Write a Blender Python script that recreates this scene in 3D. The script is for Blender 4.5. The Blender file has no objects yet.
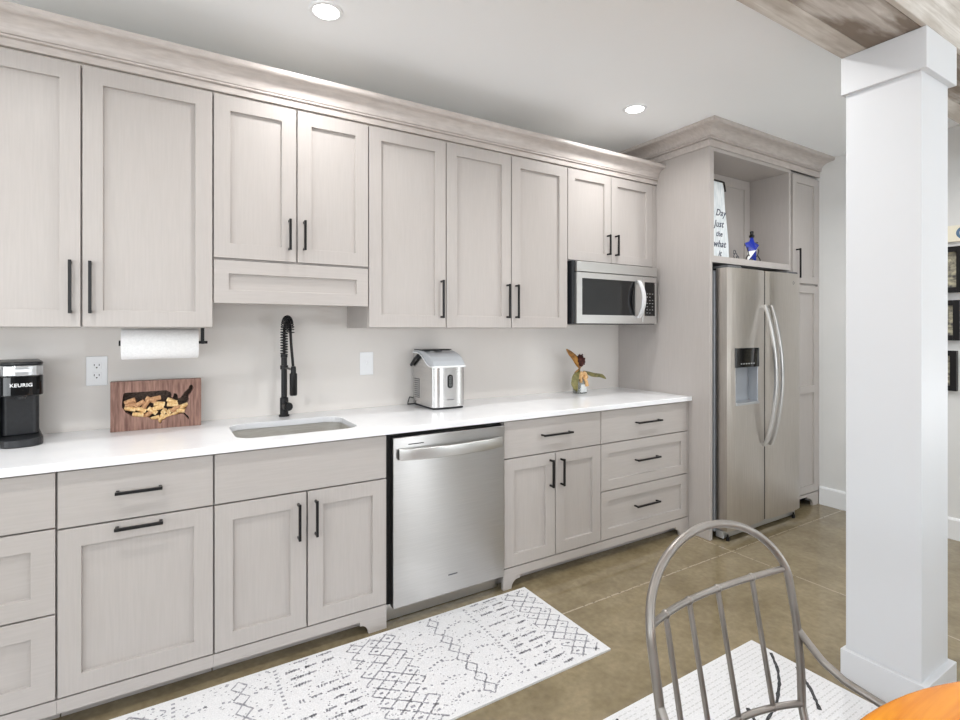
import bpy, bmesh, math, random
from mathutils import Vector, Matrix
random.seed(7)
R = math.radians
sc = bpy.context.scene
C = sc.collection

# ------------------------------------------------------------ camera, world, exposure
cam_d = bpy.data.cameras.new('camera'); cam = bpy.data.objects.new('camera', cam_d); C.objects.link(cam)
cam.location = (0.0, -2.864, 1.36)
cam.rotation_euler = (R(90), 0, R(-31.4))
cam_d.sensor_width = 36.0; cam_d.lens = 519/960*36; cam_d.shift_y = -(360-329.3)/960
cam_d.clip_start = 0.02
sc.camera = cam

w = bpy.data.worlds.new('room_ambience'); sc.world = w; w.use_nodes = True
bg = w.node_tree.nodes['Background']; bg.inputs[0].default_value = (0.93, 0.965, 1.0, 1); bg.inputs[1].default_value = 0.22

LENS_E = 14.0          # glow of the recessed lenses
LAMP_W = {'front': 6.0, 'mid': 10.8, 'rear': 4.0}
def area(name, loc, rot, sx, sy, watts, col=(1, 1, 1)):
    d = bpy.data.lights.new(name, 'AREA'); d.shape = 'RECTANGLE'; d.size = sx; d.size_y = sy; d.energy = watts; d.color = col
    o = bpy.data.objects.new(name, d); C.objects.link(o); o.location = loc; o.rotation_euler = rot
    return o
# unseen area lamps added as fill for room and ceiling; no windows modelled
area('rear_uplight_fill', (-1.4, -6.4, 1.3), (R(158), 0, 0), 3.4, 1.7, 185, (0.92, 0.965, 1.0))  # added lamp tilted nearly straight up to brighten the ceiling
area('left_fill', (-3.6, -3.2, 1.2), (R(132), 0, R(-90)), 3.6, 1.6, 112, (0.92, 0.965, 1.0))  # added fill lamp for the ceiling and the surfaces facing left

area('streak_fill', (3.4, -6.4, 1.3), (R(118), 0, 0), .4, 1.8, 42, (0.92, 0.965, 1.0))  # added narrow lamp that makes the vertical streak on the dishwasher door
area('right_uplight_fill', (4.3, -3.7, 1.0), (R(152), 0, R(90)), 1.8, 1.4, 36, (0.92, 0.965, 1.0))  # added lamp lifting the ceiling near the refrigerator

vs = sc.view_settings
vs.view_transform = 'Standard'; vs.look = 'None'; vs.exposure = 0.0; vs.gamma = 1.0; vs.use_curve_mapping = False
sc.cycles.use_denoising = True
sc.cycles.max_bounces = 8; sc.cycles.diffuse_bounces = 5; sc.cycles.glossy_bounces = 6
sc.cycles.sample_clamp_indirect = 6.0
sc.cycles.caustics_reflective = False; sc.cycles.caustics_refractive = False

# ------------------------------------------------------------ materials
def lin(r, g, b):
    f = lambda v: (v/12.92 if v <= .04045 else ((v+.055)/1.055)**2.4)
    return (f(r/255), f(g/255), f(b/255), 1)

def mat(name, col, rough=.5, metal=0.0, spec=.5, aniso=0.0, trans=0.0, coat=0.0):
    m = bpy.data.materials.new(name); m.use_nodes = True
    p = m.node_tree.nodes['Principled BSDF']
    p.inputs['Base Color'].default_value = col; p.inputs['Roughness'].default_value = rough
    p.inputs['Metallic'].default_value = metal; p.inputs['Specular IOR Level'].default_value = spec
    p.inputs['Anisotropic'].default_value = aniso; p.inputs['Transmission Weight'].default_value = trans
    p.inputs['Coat Weight'].default_value = coat
    m['p'] = 1
    return m

def noisy(name, c1, c2, scale=(1, 1, 1), nscale=5, detail=5, rough=.5, bump=0.0, lo=.35, hi=.65, metal=0.0, spec=.5, dist=0.0, coat=0.0, aniso=0.0):
    m = mat(name, c1, rough, metal, spec, coat=coat, aniso=aniso); nt = m.node_tree; p = nt.nodes['Principled BSDF']
    tc = nt.nodes.new('ShaderNodeTexCoord'); mp = nt.nodes.new('ShaderNodeMapping'); mp.inputs['Scale'].default_value = scale
    nz = nt.nodes.new('ShaderNodeTexNoise'); nz.inputs['Scale'].default_value = nscale; nz.inputs['Detail'].default_value = detail
    nz.inputs['Distortion'].default_value = dist
    rp = nt.nodes.new('ShaderNodeValToRGB'); rp.color_ramp.elements[0].position = lo; rp.color_ramp.elements[1].position = hi
    rp.color_ramp.elements[0].color = c1; rp.color_ramp.elements[1].color = c2
    nt.links.new(tc.outputs['Object'], mp.inputs[0]); nt.links.new(mp.outputs[0], nz.inputs['Vector'])
    nt.links.new(nz.outputs['Fac'], rp.inputs[0]); nt.links.new(rp.outputs[0], p.inputs['Base Color'])
    if bump:
        b = nt.nodes.new('ShaderNodeBump'); b.inputs['Strength'].default_value = bump; b.inputs['Distance'].default_value = .002
        nt.links.new(nz.outputs['Fac'], b.inputs['Height']); nt.links.new(b.outputs[0], p.inputs['Normal'])
    return m

M = {}
M['cab'] = noisy('greige_wood', lin(178, 172, 168), lin(182, 176, 172), (40, 40, 1.8), 4, 6, .36, .03, spec=.45)
M['cab_h'] = noisy('greige_wood_crosswise', lin(178, 172, 168), lin(182, 176, 172), (1.8, 40, 40), 4, 6, .36, .03, spec=.45)
M['crown'] = noisy('greige_crown_wood', lin(184, 176, 171), lin(198, 190, 185), (5, 22, 22), 3, 5, .36, .02, spec=.45)
M['wall'] = noisy('greige_wall_paint', lin(224, 219, 214), lin(227, 222, 217), (1, 1, 1), 2, 3, .45, spec=.35)
M['white_wall'] = noisy('white_wall_paint', lin(222, 223, 222), lin(226, 226, 225), (1, 1, 1), 3, 3, .6)
M['ceil'] = noisy('white_ceiling_paint', lin(246, 248, 250), lin(248, 250, 252), (1, 1, 1), 2, 3, .8, spec=.2)
M['trimwhite'] = mat('white_gloss_trim', lin(236, 238, 240), .35)
M['pillar'] = mat('white_pillar_paint', lin(206, 208, 211), .4)
M['counter'] = noisy('white_quartz', lin(243, 244, 246), lin(238, 239, 242), (1, 1, 1), 9, 8, .16, spec=.5)
M['black'] = mat('matte_black_metal', lin(22, 21, 22), .35, .4)
M['blackplastic'] = noisy('black_plastic', lin(26, 28, 31), lin(34, 36, 40), (1, 1, 1), 60, 2, .35)
M['blackgloss'] = mat('black_gloss', lin(12, 12, 13), .08)
M['dark'] = mat('dark_void_fill', lin(26, 24, 23), .8)
M['gasket'] = mat('grey_gasket', lin(92, 93, 96), .55)
M['whiteplastic'] = mat('white_plastic', lin(240, 241, 243), .3)
M['paper'] = noisy('white_paper', lin(245, 245, 245), lin(238, 238, 238), (1, 1, 1), 120, 2, .9, .05)
M['glasspane'] = mat('smoked_glass', lin(14, 15, 17), .05, spec=.6)
M['silver'] = mat('silver_plastic', lin(196, 198, 200), .28, .8)
M['pale_silver'] = mat('pale_silver_plastic', lin(226, 227, 229), .3, .35)
M['chrome'] = mat('bright_chrome', lin(232, 232, 232), .14, 1.0)
M['dispenser'] = mat('grey_dispenser_plastic', lin(176, 180, 186), .3, .3)
M['lens'] = mat('lamp_lens', (1, 1, 1, 1), .5)
_p = M['lens'].node_tree.nodes['Principled BSDF']; _p.inputs['Emission Color'].default_value = (1, .985, .96, 1); _p.inputs['Emission Strength'].default_value = LENS_E

def steel(name, c1, c2, scale, rough, aniso=.75):
    m = noisy(name, c1, c2, scale, 5, 4, rough, 0, metal=1.0, aniso=aniso)
    nt = m.node_tree; p = nt.nodes['Principled BSDF']
    t = nt.nodes.new('ShaderNodeTangent'); t.direction_type = 'RADIAL'; t.axis = 'Z'
    nt.links.new(t.outputs[0], p.inputs['Tangent']); p.inputs['Anisotropic Rotation'].default_value = .25
    return m
M['steel'] = steel('brushed_stainless_steel', lin(186, 184, 182), lin(192, 190, 188), (1.2, 1.2, 60), .30, .95)
M['steel_ice'] = steel('polished_stainless_steel', lin(206, 205, 204), lin(214, 213, 212), (1.2, 1.2, 60), .27, .9)
M['steel_fridge'] = steel('warm_stainless_steel', lin(196, 190, 183), lin(207, 201, 195), (60, 60, 1.2), .34, .6)
M['steel_sink'] = noisy('sink_steel', lin(214, 211, 205), lin(226, 224, 219), (3, 3, 40), 6, 3, .42, 0, metal=.75)
M['steel_plain'] = mat('satin_steel', lin(208, 207, 205), .33, 1.0)
M['chairmetal'] = noisy('pewter_chair_metal', lin(134, 129, 124), lin(148, 143, 138), (1, 1, 1), 12, 3, .38, .0, metal=.8)
M['walnut'] = noisy('reddish_board_wood', lin(98, 66, 56), lin(158, 122, 108), (34, 6, 3), 4, 6, .6, .15, .3, .7)
M['cork'] = noisy('wine_cork', lin(205, 160, 100), lin(240, 214, 164), (1, 1, 1), 90, 4, .8, .2)
M['cork_tan'] = noisy('wine_cork_tan', lin(170, 124, 88), lin(206, 164, 122), (1, 1, 1), 90, 4, .8, .2)
M['pocket'] = noisy('dark_pocket_wood', lin(46, 36, 31), lin(92, 76, 66), (18, 18, 50), 6, 5, .8)
M['leaf_g'] = noisy('olive_leaf', lin(92, 90, 48), lin(140, 132, 80), (1, 1, 1), 30, 4, .45)
M['leaf_b'] = noisy('bronze_leaf', lin(120, 78, 28), lin(176, 124, 52), (1, 1, 1), 30, 4, .5)
M['seed'] = noisy('dark_seed_cone', lin(46, 18, 16), lin(92, 40, 32), (1, 1, 1), 60, 3, .7, .3)
M['burlap'] = noisy('tan_burlap', lin(196, 150, 98), lin(228, 190, 142), (1, 1, 1), 140, 3, .9, .2)
M['vglass'] = mat('clear_glass', lin(222, 226, 222), .05, trans=.75)
M['label'] = noisy('cream_label', lin(226, 228, 226), lin(206, 212, 216), (1, 1, 1), 60, 3, .7)
M['whitewash'] = noisy('whitewashed_board', lin(222, 226, 228), lin(196, 204, 208), (12, 12, 3), 5, 5, .7)
M['ink'] = mat('navy_ink', lin(62, 66, 84), .6)
M['blue'] = mat('royal_blue_gloss', lin(30, 50, 160), .2)
M['cream'] = mat('cream_sign_paint', lin(240, 234, 214), .6)
M['bluegrey'] = mat('blue_grey_letter', lin(88, 118, 148), .6)
M['photo'] = noisy('faded_photograph', lin(206, 200, 172), lin(86, 84, 84), (1, 6, 8), 5, 3, .3)
M['rug'] = noisy('white_woven_rug', lin(206, 206, 208), lin(219, 219, 220), (1, 1, 1), 220, 2, .95, .4)
M['rug_ink'] = noisy('grey_rug_yarn', lin(122, 122, 129), lin(174, 174, 180), (1, 1, 1), 70, 3, .95, 0, .3, .7)
M['rug_dot'] = mat('pale_grey_yarn', lin(190, 190, 190), .95)
M['rug_black'] = noisy('charcoal_rug_yarn', lin(40, 40, 42), lin(72, 72, 74), (1, 1, 1), 90, 3, .95)
M['oak'] = noisy('golden_oak', lin(204, 116, 8), lin(230, 150, 30), (2.0, 22, 22), 2.5, 6, .22, .03, .3, .7, dist=.6)
M['seat'] = noisy('seat_metal', lin(120, 114, 108), lin(150, 144, 138), (1, 1, 1), 20, 4, .45, metal=.8)

def floor_mat():
    m = noisy('polished_brown_concrete', lin(116, 104, 80), lin(142, 129, 103), (1, 1, 1), 5.5, 12, .07, 0, .3, .7, spec=.5)
    nt = m.node_tree; p = nt.nodes['Principled BSDF']; L = nt.links.new
    geo = nt.nodes.new('ShaderNodeNewGeometry'); sep = nt.nodes.new('ShaderNodeSeparateXYZ'); L(geo.outputs['Position'], sep.inputs[0])
    def math_(op, a, b=None):
        n = nt.nodes.new('ShaderNodeMath'); n.operation = op
        for i, v in enumerate((a, b)):
            if v is None: continue
            if isinstance(v, (int, float)): n.inputs[i].default_value = v
            else: L(v, n.inputs[i])
        return n.outputs[0]
    nz = nt.nodes.new('ShaderNodeTexNoise'); nz.inputs['Scale'].default_value = 30; nz.inputs['Detail'].default_value = 4
    L(geo.outputs['Position'], nz.inputs['Vector'])
    wob = math_('MULTIPLY', math_('SUBTRACT', nz.outputs['Fac'], .5), .008)
    dy = math_('ABSOLUTE', math_('ADD', math_('ADD', sep.outputs['Y'], .953), wob))
    dx = math_('ABSOLUTE', math_('ADD', math_('SUBTRACT', sep.outputs['X'], 2.975), wob))
    dmin = math_('MINIMUM', dy, dx)
    dark = math_('LESS_THAN', dmin, .0042)
    nz2 = nt.nodes.new('ShaderNodeTexNoise'); nz2.inputs['Scale'].default_value = 45; nz2.inputs['Detail'].default_value = 3
    L(geo.outputs['Position'], nz2.inputs['Vector'])
    light = math_('MULTIPLY', math_('LESS_THAN', dmin, .0040), math_('GREATER_THAN', nz2.outputs['Fac'], .42))
    base = p.inputs['Base Color'].links[0].from_socket
    # fine speckle and scuffs
    nz3 = nt.nodes.new('ShaderNodeTexNoise'); nz3.inputs['Scale'].default_value = 38; nz3.inputs['Detail'].default_value = 10
    L(geo.outputs['Position'], nz3.inputs['Vector'])
    sp = nt.nodes.new('ShaderNodeMix'); sp.data_type = 'RGBA'; sp.blend_type = 'OVERLAY'; sp.inputs[0].default_value = .32
    L(base, sp.inputs[6]); L(nz3.outputs['Fac'], sp.inputs[7])
    m1 = nt.nodes.new('ShaderNodeMix'); m1.data_type = 'RGBA'; L(dark, m1.inputs[0]); L(sp.outputs[2], m1.inputs[6]); m1.inputs[7].default_value = lin(104, 94, 78)
    m2 = nt.nodes.new('ShaderNodeMix'); m2.data_type = 'RGBA'; L(light, m2.inputs[0]); L(m1.outputs[2], m2.inputs[6]); m2.inputs[7].default_value = lin(168, 156, 136)
    L(m2.outputs[2], p.inputs['Base Color'])
    return m
M['floor'] = floor_mat()
M['bounce_pale'] = noisy('pale_bounce_surface', lin(236, 228, 216), lin(244, 238, 228), (2, 30, 30), 3, 4, .6)  # pale colour of the added light-bouncing blocks on the upper cabinets

def barn_mat(name, c1, c2, patch, amount):
    m = noisy(name, c1, c2, (1.6, 26, 26), 2.4, 9, .8, .25, .3, .7, dist=.5)
    nt = m.node_tree; p = nt.nodes['Principled BSDF']; L = nt.links.new
    base = p.inputs['Base Color'].links[0].from_socket
    tc = nt.nodes.new('ShaderNodeTexCoord'); mp = nt.nodes.new('ShaderNodeMapping'); mp.inputs['Scale'].default_value = (1.6, 7, 7)
    nz = nt.nodes.new('ShaderNodeTexNoise'); nz.inputs['Scale'].default_value = 1.6; nz.inputs['Detail'].default_value = 6
    L(tc.outputs['Object'], mp.inputs[0]); L(mp.outputs[0], nz.inputs['Vector'])
    rp = nt.nodes.new('ShaderNodeValToRGB'); rp.color_ramp.elements[0].position = .46; rp.color_ramp.elements[1].position = .60
    rp.color_ramp.elements[0].color = (0, 0, 0, 1); rp.color_ramp.elements[1].color = (amount, amount, amount, 1)
    L(nz.outputs['Fac'], rp.inputs[0])
    mx = nt.nodes.new('ShaderNodeMix'); mx.data_type = 'RGBA'; L(rp.outputs[0], mx.inputs[0]); L(base, mx.inputs[6]); mx.inputs[7].default_value = patch
    L(mx.outputs[2], p.inputs['Base Color'])
    return m
M['barn'] = barn_mat('weathered_grey_barn_wood', lin(168, 160, 152), lin(206, 201, 195), lin(112, 98, 84), .9)
M['barn_light'] = barn_mat('pale_barn_wood', lin(190, 184, 176), lin(222, 218, 212), lin(150, 138, 124), .55)

# ------------------------------------------------------------ mesh helpers
class MB:
    def __init__(s): s.bm = bmesh.new(); s.mi = 0
    def face(s, vs):
        try:
            f = s.bm.faces.new(vs); f.material_index = s.mi; return f
        except ValueError: return None
    def v(s, *p): return s.bm.verts.new(p)
    def box(s, x0, x1, y0, y1, z0, z1):
        a = [s.v(x, y, z) for z in (z0, z1) for (x, y) in ((x0, y0), (x1, y0), (x1, y1), (x0, y1))]
        for q in ((3, 2, 1, 0), (4, 5, 6, 7), (0, 1, 5, 4), (1, 2, 6, 5), (2, 3, 7, 6), (3, 0, 4, 7)): s.face([a[i] for i in q])
        return s
    def prism(s, poly, axis, a0, a1):
        """poly: 2D points in the plane normal to axis ('x': (y,z), 'y': (x,z), 'z': (x,y))."""
        def P(p, t): return {'x': (t, p[0], p[1]), 'y': (p[0], t, p[1]), 'z': (p[0], p[1], t)}[axis]
        A = [s.v(*P(p, a0)) for p in poly]; B = [s.v(*P(p, a1)) for p in poly]; n = len(poly)
        s.face(A[::-1]); s.face(B)
        for i in range(n): s.face([A[i], A[(i+1) % n], B[(i+1) % n], B[i]])
        return s
    def tube(s, pts, r, seg=12, closed=False, caps=True):
        pts = [Vector(p) for p in pts]; n = len(pts); rings = []
        up = None
        for i, p in enumerate(pts):
            a = pts[(i-1) % n] if (closed or i > 0) else p
            b = pts[(i+1) % n] if (closed or i < n-1) else p
            t = (b-a).normalized()
            if up is None:
                up = Vector((0, 0, 1)) if abs(t.z) < .9 else Vector((1, 0, 0))
            up = (up - t*up.dot(t))
            if up.length < 1e-6: up = t.orthogonal()
            up.normalize(); sd = t.cross(up)
            rr = r[i] if isinstance(r, (list, tuple)) else r
            rings.append([s.v(*(p + (up*math.cos(2*math.pi*k/seg) + sd*math.sin(2*math.pi*k/seg))*rr)) for k in range(seg)])
        m = n if closed else n-1
        for i in range(m):
            A, B = rings[i], rings[(i+1) % n]
            for k in range(seg): s.face([A[k], A[(k+1) % seg], B[(k+1) % seg], B[k]])
        if caps and not closed:
            s.face(rings[0][::-1]); s.face(rings[-1])
        return s
    def cyl(s, p0, p1, r, seg=20): return s.tube([p0, p1], r, seg)
    def lathe(s, prof, c=(0, 0, 0), axis='z', seg=32):
        """prof: (radius, height) pairs; closed with caps when the ends have radius > 0."""
        rings = []
        for (r, h) in prof:
            ring = []
            for k in range(seg):
                a = 2*math.pi*k/seg; u, w_ = r*math.cos(a), r*math.sin(a)
                q = {'z': (u, w_, h), 'y': (u, h, w_), 'x': (h, u, w_)}[axis]
                ring.append(s.v(c[0]+q[0], c[1]+q[1], c[2]+q[2]))
            rings.append(ring)
        for A, B in zip(rings, rings[1:]):
            for k in range(seg): s.face([A[k], A[(k+1) % seg], B[(k+1) % seg], B[k]])
        s.face(rings[0][::-1]); s.face(rings[-1])
        return s
    def ball(s, c, r, sc_=(1, 1, 1)):
        m = Matrix.Translation(c) @ Matrix.Diagonal((r*sc_[0], r*sc_[1], r*sc_[2], 1))
        res = bmesh.ops.create_uvsphere(s.bm, u_segments=16, v_segments=10, radius=1, matrix=m)
        for v in res['verts']:
            for f in v.link_faces: f.material_index = s.mi
        return s
    def shaker(s, x0, x1, yf, z0, z1, th=.02, st=.064, rec=.014, rail=None):
        """A five-piece door facing -y: flat frame with a recessed flat panel (two panels when rail is a z height)."""
        sp = [(z0+st, z1-st)] if rail is None else [(z0+st, rail-st/2), (rail+st/2, z1-st)]
        zs = [z0] + [z for q in sp for z in q] + [z1]; xs = [x0, x0+st, x1-st, x1]
        g = [[s.v(x, yf, z) for x in xs] for z in zs]; pan = set(range(1, len(zs)-1, 2))
        for j in range(len(zs)-1):
            for i in range(3):
                if j in pan and i == 1:
                    o = [g[j][1], g[j][2], g[j+1][2], g[j+1][1]]
                    k = .0004
                    inn = [s.v(v.co.x + (k if q in (0, 3) else -k), yf+rec, v.co.z + (k if q in (0, 1) else -k)) for q, v in enumerate(o)]
                    for q in range(4): s.face([o[q], o[(q+1) % 4], inn[(q+1) % 4], inn[q]])
                    s.face(inn)
                else: s.face([g[j][i], g[j][i+1], g[j+1][i+1], g[j+1][i]])
        bk = {(q, j): s.v(xs[q], yf+th, zs[j]) for q in (0, 3) for j in range(len(zs))}
        n = len(zs)-1
        s.face([bk[(3, 0)], bk[(0, 0)], bk[(0, n)], bk[(3, n)]] if n == 1 else [bk[(3, 0)], bk[(0, 0)]] + [bk[(0, j)] for j in range(1, n+1)] + [bk[(3, j)] for j in range(n, 0, -1)])
        for j in range(n):
            s.face([bk[(0, j)], g[j][0], g[j+1][0], bk[(0, j+1)]]); s.face([g[j][3], bk[(3, j)], bk[(3, j+1)], g[j+1][3]])
        s.face([bk[(0, 0)], bk[(3, 0)], g[0][3], g[0][2], g[0][1], g[0][0]])
        s.face([g[n][0], g[n][1], g[n][2], g[n][3], bk[(3, n)], bk[(0, n)]])
        return s
    def build(s, name, mats, parent=None, bevel=0.0, smooth=False, origin=None, seg=2, recalc=True):
        if recalc: bmesh.ops.recalc_face_normals(s.bm, faces=s.bm.faces)
        o0 = Vector(origin) if origin is not None else (Vector(parent['_o']) if parent is not None else None)
        if o0 is None:
            cs = [v.co for v in s.bm.verts]
            o0 = Vector(((min(c.x for c in cs)+max(c.x for c in cs))/2, (min(c.y for c in cs)+max(c.y for c in cs))/2, min(c.z for c in cs)))
        bmesh.ops.translate(s.bm, verts=s.bm.verts, vec=-o0)
        me = bpy.data.meshes.new(name); s.bm.to_mesh(me); s.bm.free()
        for m in (mats if isinstance(mats, (list, tuple)) else [mats]): me.materials.append(M[m] if isinstance(m, str) else m)
        o = bpy.data.objects.new(name, me); C.objects.link(o)
        if parent is not None: o.parent = parent
        else: o.location = o0
        o['_o'] = tuple(o0)
        if smooth:
            for p in me.polygons: p.use_smooth = True
            try: me.set_sharp_from_angle(angle=R(40))
            except Exception: pass
        if bevel:
            b = o.modifiers.new('edge_rounding', 'BEVEL'); b.width = bevel; b.segments = seg; b.limit_method = 'ANGLE'; b.angle_limit = R(40)
        return o

def tag(o, label=None, cat=None, group=None, kind=None):
    if label: o['label'] = label
    if cat: o['category'] = cat
    if group: o['group'] = group
    if kind: o['kind'] = kind
    return o
def thing(name, loc, label, cat, group=None):
    o = bpy.data.objects.new(name, None); C.objects.link(o); o.location = loc; o['_o'] = tuple(loc); o.empty_display_size = .05
    return tag(o, label, cat, group)
def struct(mb, name, m, **k): return tag(mb.build(name, m, **k), kind='structure')
def text(name, s, size, loc, m, parent=None, rot=(R(90), 0, 0), depth=.0006, shear=0.0, bold=0.0):
    cu = bpy.data.curves.new(name, 'FONT'); cu.body = s; cu.size = size; cu.extrude = depth; cu.align_x = 'CENTER'; cu.align_y = 'CENTER'
    cu.shear = shear; cu.offset = bold; cu.space_character = 1.08
    t = bpy.data.objects.new(name, cu); C.objects.link(t)
    dg = bpy.context.evaluated_depsgraph_get(); me = bpy.data.meshes.new_from_object(t.evaluated_get(dg))
    bpy.data.objects.remove(t); bpy.data.curves.remove(cu)
    o = bpy.data.objects.new(name, me); C.objects.link(o); me.materials.clear(); me.materials.append(M[m])
    o0 = Vector(parent['_o']) if parent is not None else Vector((0, 0, 0))
    if parent is not None: o.parent = parent
    o.location = Vector(loc)-o0; o.rotation_euler = rot; o['_o'] = tuple(o0)
    return o
def arc(cx, cy, r, a0, a1, n=8): return [(cx+r*math.cos(R(a0+(a1-a0)*i/n)), cy+r*math.sin(R(a0+(a1-a0)*i/n))) for i in range(n+1)]

# ------------------------------------------------------------ the room
XR = 4.376; ZC = 2.675
struct(MB().box(-4.2, XR+.15, -7.2, .15, -.1, 0), 'floor', 'floor')
struct(MB().box(-4.2, XR+.15, -7.2, .15, ZC, ZC+.1), 'ceiling', 'ceil')
struct(MB().box(-4.2, XR, 0, .15, 0, ZC), 'wall_back', 'wall')
struct(MB().box(XR, XR+.15, -7.2, .15, 0, ZC), 'wall_right', 'white_wall')
prof = [(XR-.016, .0), (XR-.016, .125), (XR-.010, .136), (XR, .138), (XR, 0)]
struct(MB().prism([(p[0], p[1]) for p in prof], 'y', -7.2, -.79), 'baseboard_right', 'trimwhite')
# the dropped beam clad in boards, and the pillar beneath it
b = MB(); b.box(-4.2, XR, -2.130, -1.898, 2.420, ZC)
b = struct(b, 'trim_beam', 'barn')
MB().box(-4.2, XR, -1.968, -1.8845, 2.4005, 2.4195).build('beam_board', 'barn_light', b, bevel=.002)
MB().box(-4.2, XR, -2.1295, -1.9695, 2.4005, 2.4195).build('beam_board', 'barn', b, bevel=.002)
MB().box(-4.2, XR, -2.147, -2.1305, 2.4000, ZC-.001).build('beam_board', 'barn_light', b, bevel=.002)
MB().box(-4.2, XR, -1.897, -1.8845, 2.4205, ZC-.001).build('beam_board', 'barn_light', b, bevel=.002)
p = tag(MB().box(2.241, 2.478, -2.127, -1.893, .12, 2.27).build('pillar', 'pillar', bevel=.002), kind='structure')
MB().box(2.223, 2.497, -2.147, -1.884, 2.257, 2.399).build('pillar_cap', 'pillar', p, bevel=.002)
MB().box(2.223, 2.497, -2.147, -1.882, 0, .134).build('pillar_base', 'pillar', p, bevel=.002)

# ------------------------------------------------------------ recessed ceiling lights
def downlight(x, y, label, kind, rw):
    t = thing('recessed_light', (x, y, ZC), label, 'ceiling light', 'recessed ceiling lights')
    m = MB(); m.lathe([(.050, -.002), (.053, -.007), (.066, -.006), (.069, 0), (.050, 0)], (x, y, ZC), seg=40)
    m.build('trim_ring', 'trimwhite', t, smooth=True)
    l = MB(); l.lathe([(.0, -.0038), (.049, -.0038), (.049, -.0005), (.0, -.0005)], (x, y, ZC), seg=40)
    l.build('lens', 'lens', t)
    d = bpy.data.lights.new('lamp', 'AREA'); d.shape = 'DISK'; d.size = .07; d.energy = rw; d.color = (1, .995, .985); d.spread = R(150)
    o = bpy.data.objects.new('lamp', d); C.objects.link(o); o.parent = t; o.location = (0, 0, -.009)
for i, (x, lab) in enumerate([(-1.26, 'recessed ceiling light beyond the left end of the upper cabinets'), (.574, 'round recessed ceiling light above the sink cabinets'),
               (2.40, 'round recessed ceiling light near the microwave and tall fridge surround')]):
    downlight(x, -.705, lab, 'front', LAMP_W['front'])
for x, lab in [(-.55, 'recessed light in the middle ceiling row, behind the upper left of the view'), (1.6, 'recessed light in the middle ceiling row, out of view above the runner rug'), (3.3, 'recessed light in the middle ceiling row, in front of the refrigerator')]:
    downlight(x, -1.5, lab, 'mid', LAMP_W['mid'])
for x, lab in [(-1.3, 'recessed light on the camera side of the beam, left one'), (.6, 'recessed light on the camera side of the beam, over the camera'), (2.4, 'recessed light on the camera side of the beam, beside the pillar'), (3.9, 'recessed light on the camera side of the beam, by the photo wall')]:
    downlight(x, -3.25, lab, 'rear', LAMP_W['rear'])

# ------------------------------------------------------------ cabinets
def bar_h(parent, xc, z, L, yf=-.63):       # horizontal bar pull
    m = MB(); y = yf-.032; h = .0052
    m.box(xc-L/2, xc+L/2, y-h, y+h, z-h, z+h)
    for s in (-1, 1): m.box(xc+s*(L/2-.007)-h, xc+s*(L/2-.007)+h, y, yf-.0003, z-h*.8, z+h*.8)
    return m.build('handle', 'black', parent, bevel=.0012)
def bar_v(parent, x, z0, z1, yf):
    m = MB(); y = yf-.032; h = .0052
    m.box(x-h, x+h, y-h, y+h, z0, z1)
    for z in (z0+.007, z1-.007): m.box(x-h*.8, x+h*.8, y, yf-.0003, z-h, z+h)
    return m.build('handle', 'black', parent, bevel=.0012)
G = .0031
YB = -.63
def slab(parent, x0, x1, z0, z1, yf=YB, name='drawer'):
    return MB().box(x0+G, x1-G, yf, yf+.0195, z0+G, z1-G).build(name, 'cab_h', parent, bevel=.0015)
def door(parent, x0, x1, z0, z1, yf=YB, name='door', st=.064, m='cab', rail=None):
    return MB().shaker(x0+G, x1-G, yf, z0+G, z1-G, .0195, st, .013, rail).build(name, m, parent, bevel=.0008, seg=1)
def toe(t, x0, x1, feet):
    """rail under the doors with a concave cut-out beside each foot, and a recessed kick board"""
    pts = [(x0, .108), (x0, 0)] if feet in ('L', 'LR') else [(x0, .108), (x0, .060)]
    if feet in ('L', 'LR'):
        pts += [(x0+.052, 0)] + [(x0+.092-.040*math.cos(R(a)), .044*math.sin(R(a))) for a in range(15, 91, 15)] + [(x0+.108, .044), (x0+.108, .060)]
    if feet in ('R', 'LR'):
        pts += [(x1-.124, .060), (x1-.124, .044)] + [(x1-.124+.040*math.sin(R(a)), .044*math.cos(R(a))) for a in range(0, 91, 15)] + [(x1-.084, 0), (x1, 0), (x1, .108)]
    else: pts += [(x1, .060), (x1, .108)]
    MB().prism(pts, 'y', -.626, -.608).build('base_rail', 'cab_h', t, bevel=.001)
    MB().box(x0+.002, x1-.002, -.545, -.53, .001, .1).build('kick_board', 'cab_h', t)
def base_unit(x0, x1, label, feet='', hollow=False):
    t = thing('base_cabinet', ((x0+x1)/2, -.3, 0), label, 'cabinet', 'base cabinets along the wall')
    m = MB(); e = .0002
    if hollow:
        m.box(x0+e, x0+.018, -.607, -.004, .1, .882); m.box(x1-.018, x1-e, -.607, -.004, .1, .882)
        m.box(x0+.018, x1-.018, -.607, -.004, .1, .118); m.box(x0+.018, x1-.018, -.607, -.59, .66, .70); m.box(x0+.018, x1-.018, -.607, -.59, .855, .882)
        m.box(x0+.018, x1-.018, -.02, -.004, .118, .6)
    else: m.box(x0+e, x1-e, -.608, -.004, .1, .882)
    m.build('carcass', 'cab', t)
    toe(t, x0+e, x1-e, feet)
    return t
ZT = .880
A0 = -.92
a = base_unit(A0, -.307, 'greige base cabinet with three drawers at the left end, under the coffee maker')
slab(a, A0, -.307, .690, ZT); door(a, A0, -.307, .401, .690, name='drawer', m='cab_h'); door(a, A0, -.307, .112, .401, name='drawer', m='cab_h')
for z in (.79, .60, .32): bar_h(a, -.62, z, .14)
bcab = base_unit(-.307, .166, 'greige base cabinet with one top drawer over one square pull-out door, two horizontal handles')
bar_h(slab(bcab, -.307, .166, .683, ZT), -.073, .786, .142)
bar_h(door(bcab, -.307, .166, .112, .683), -.073, .660, .146)
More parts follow.
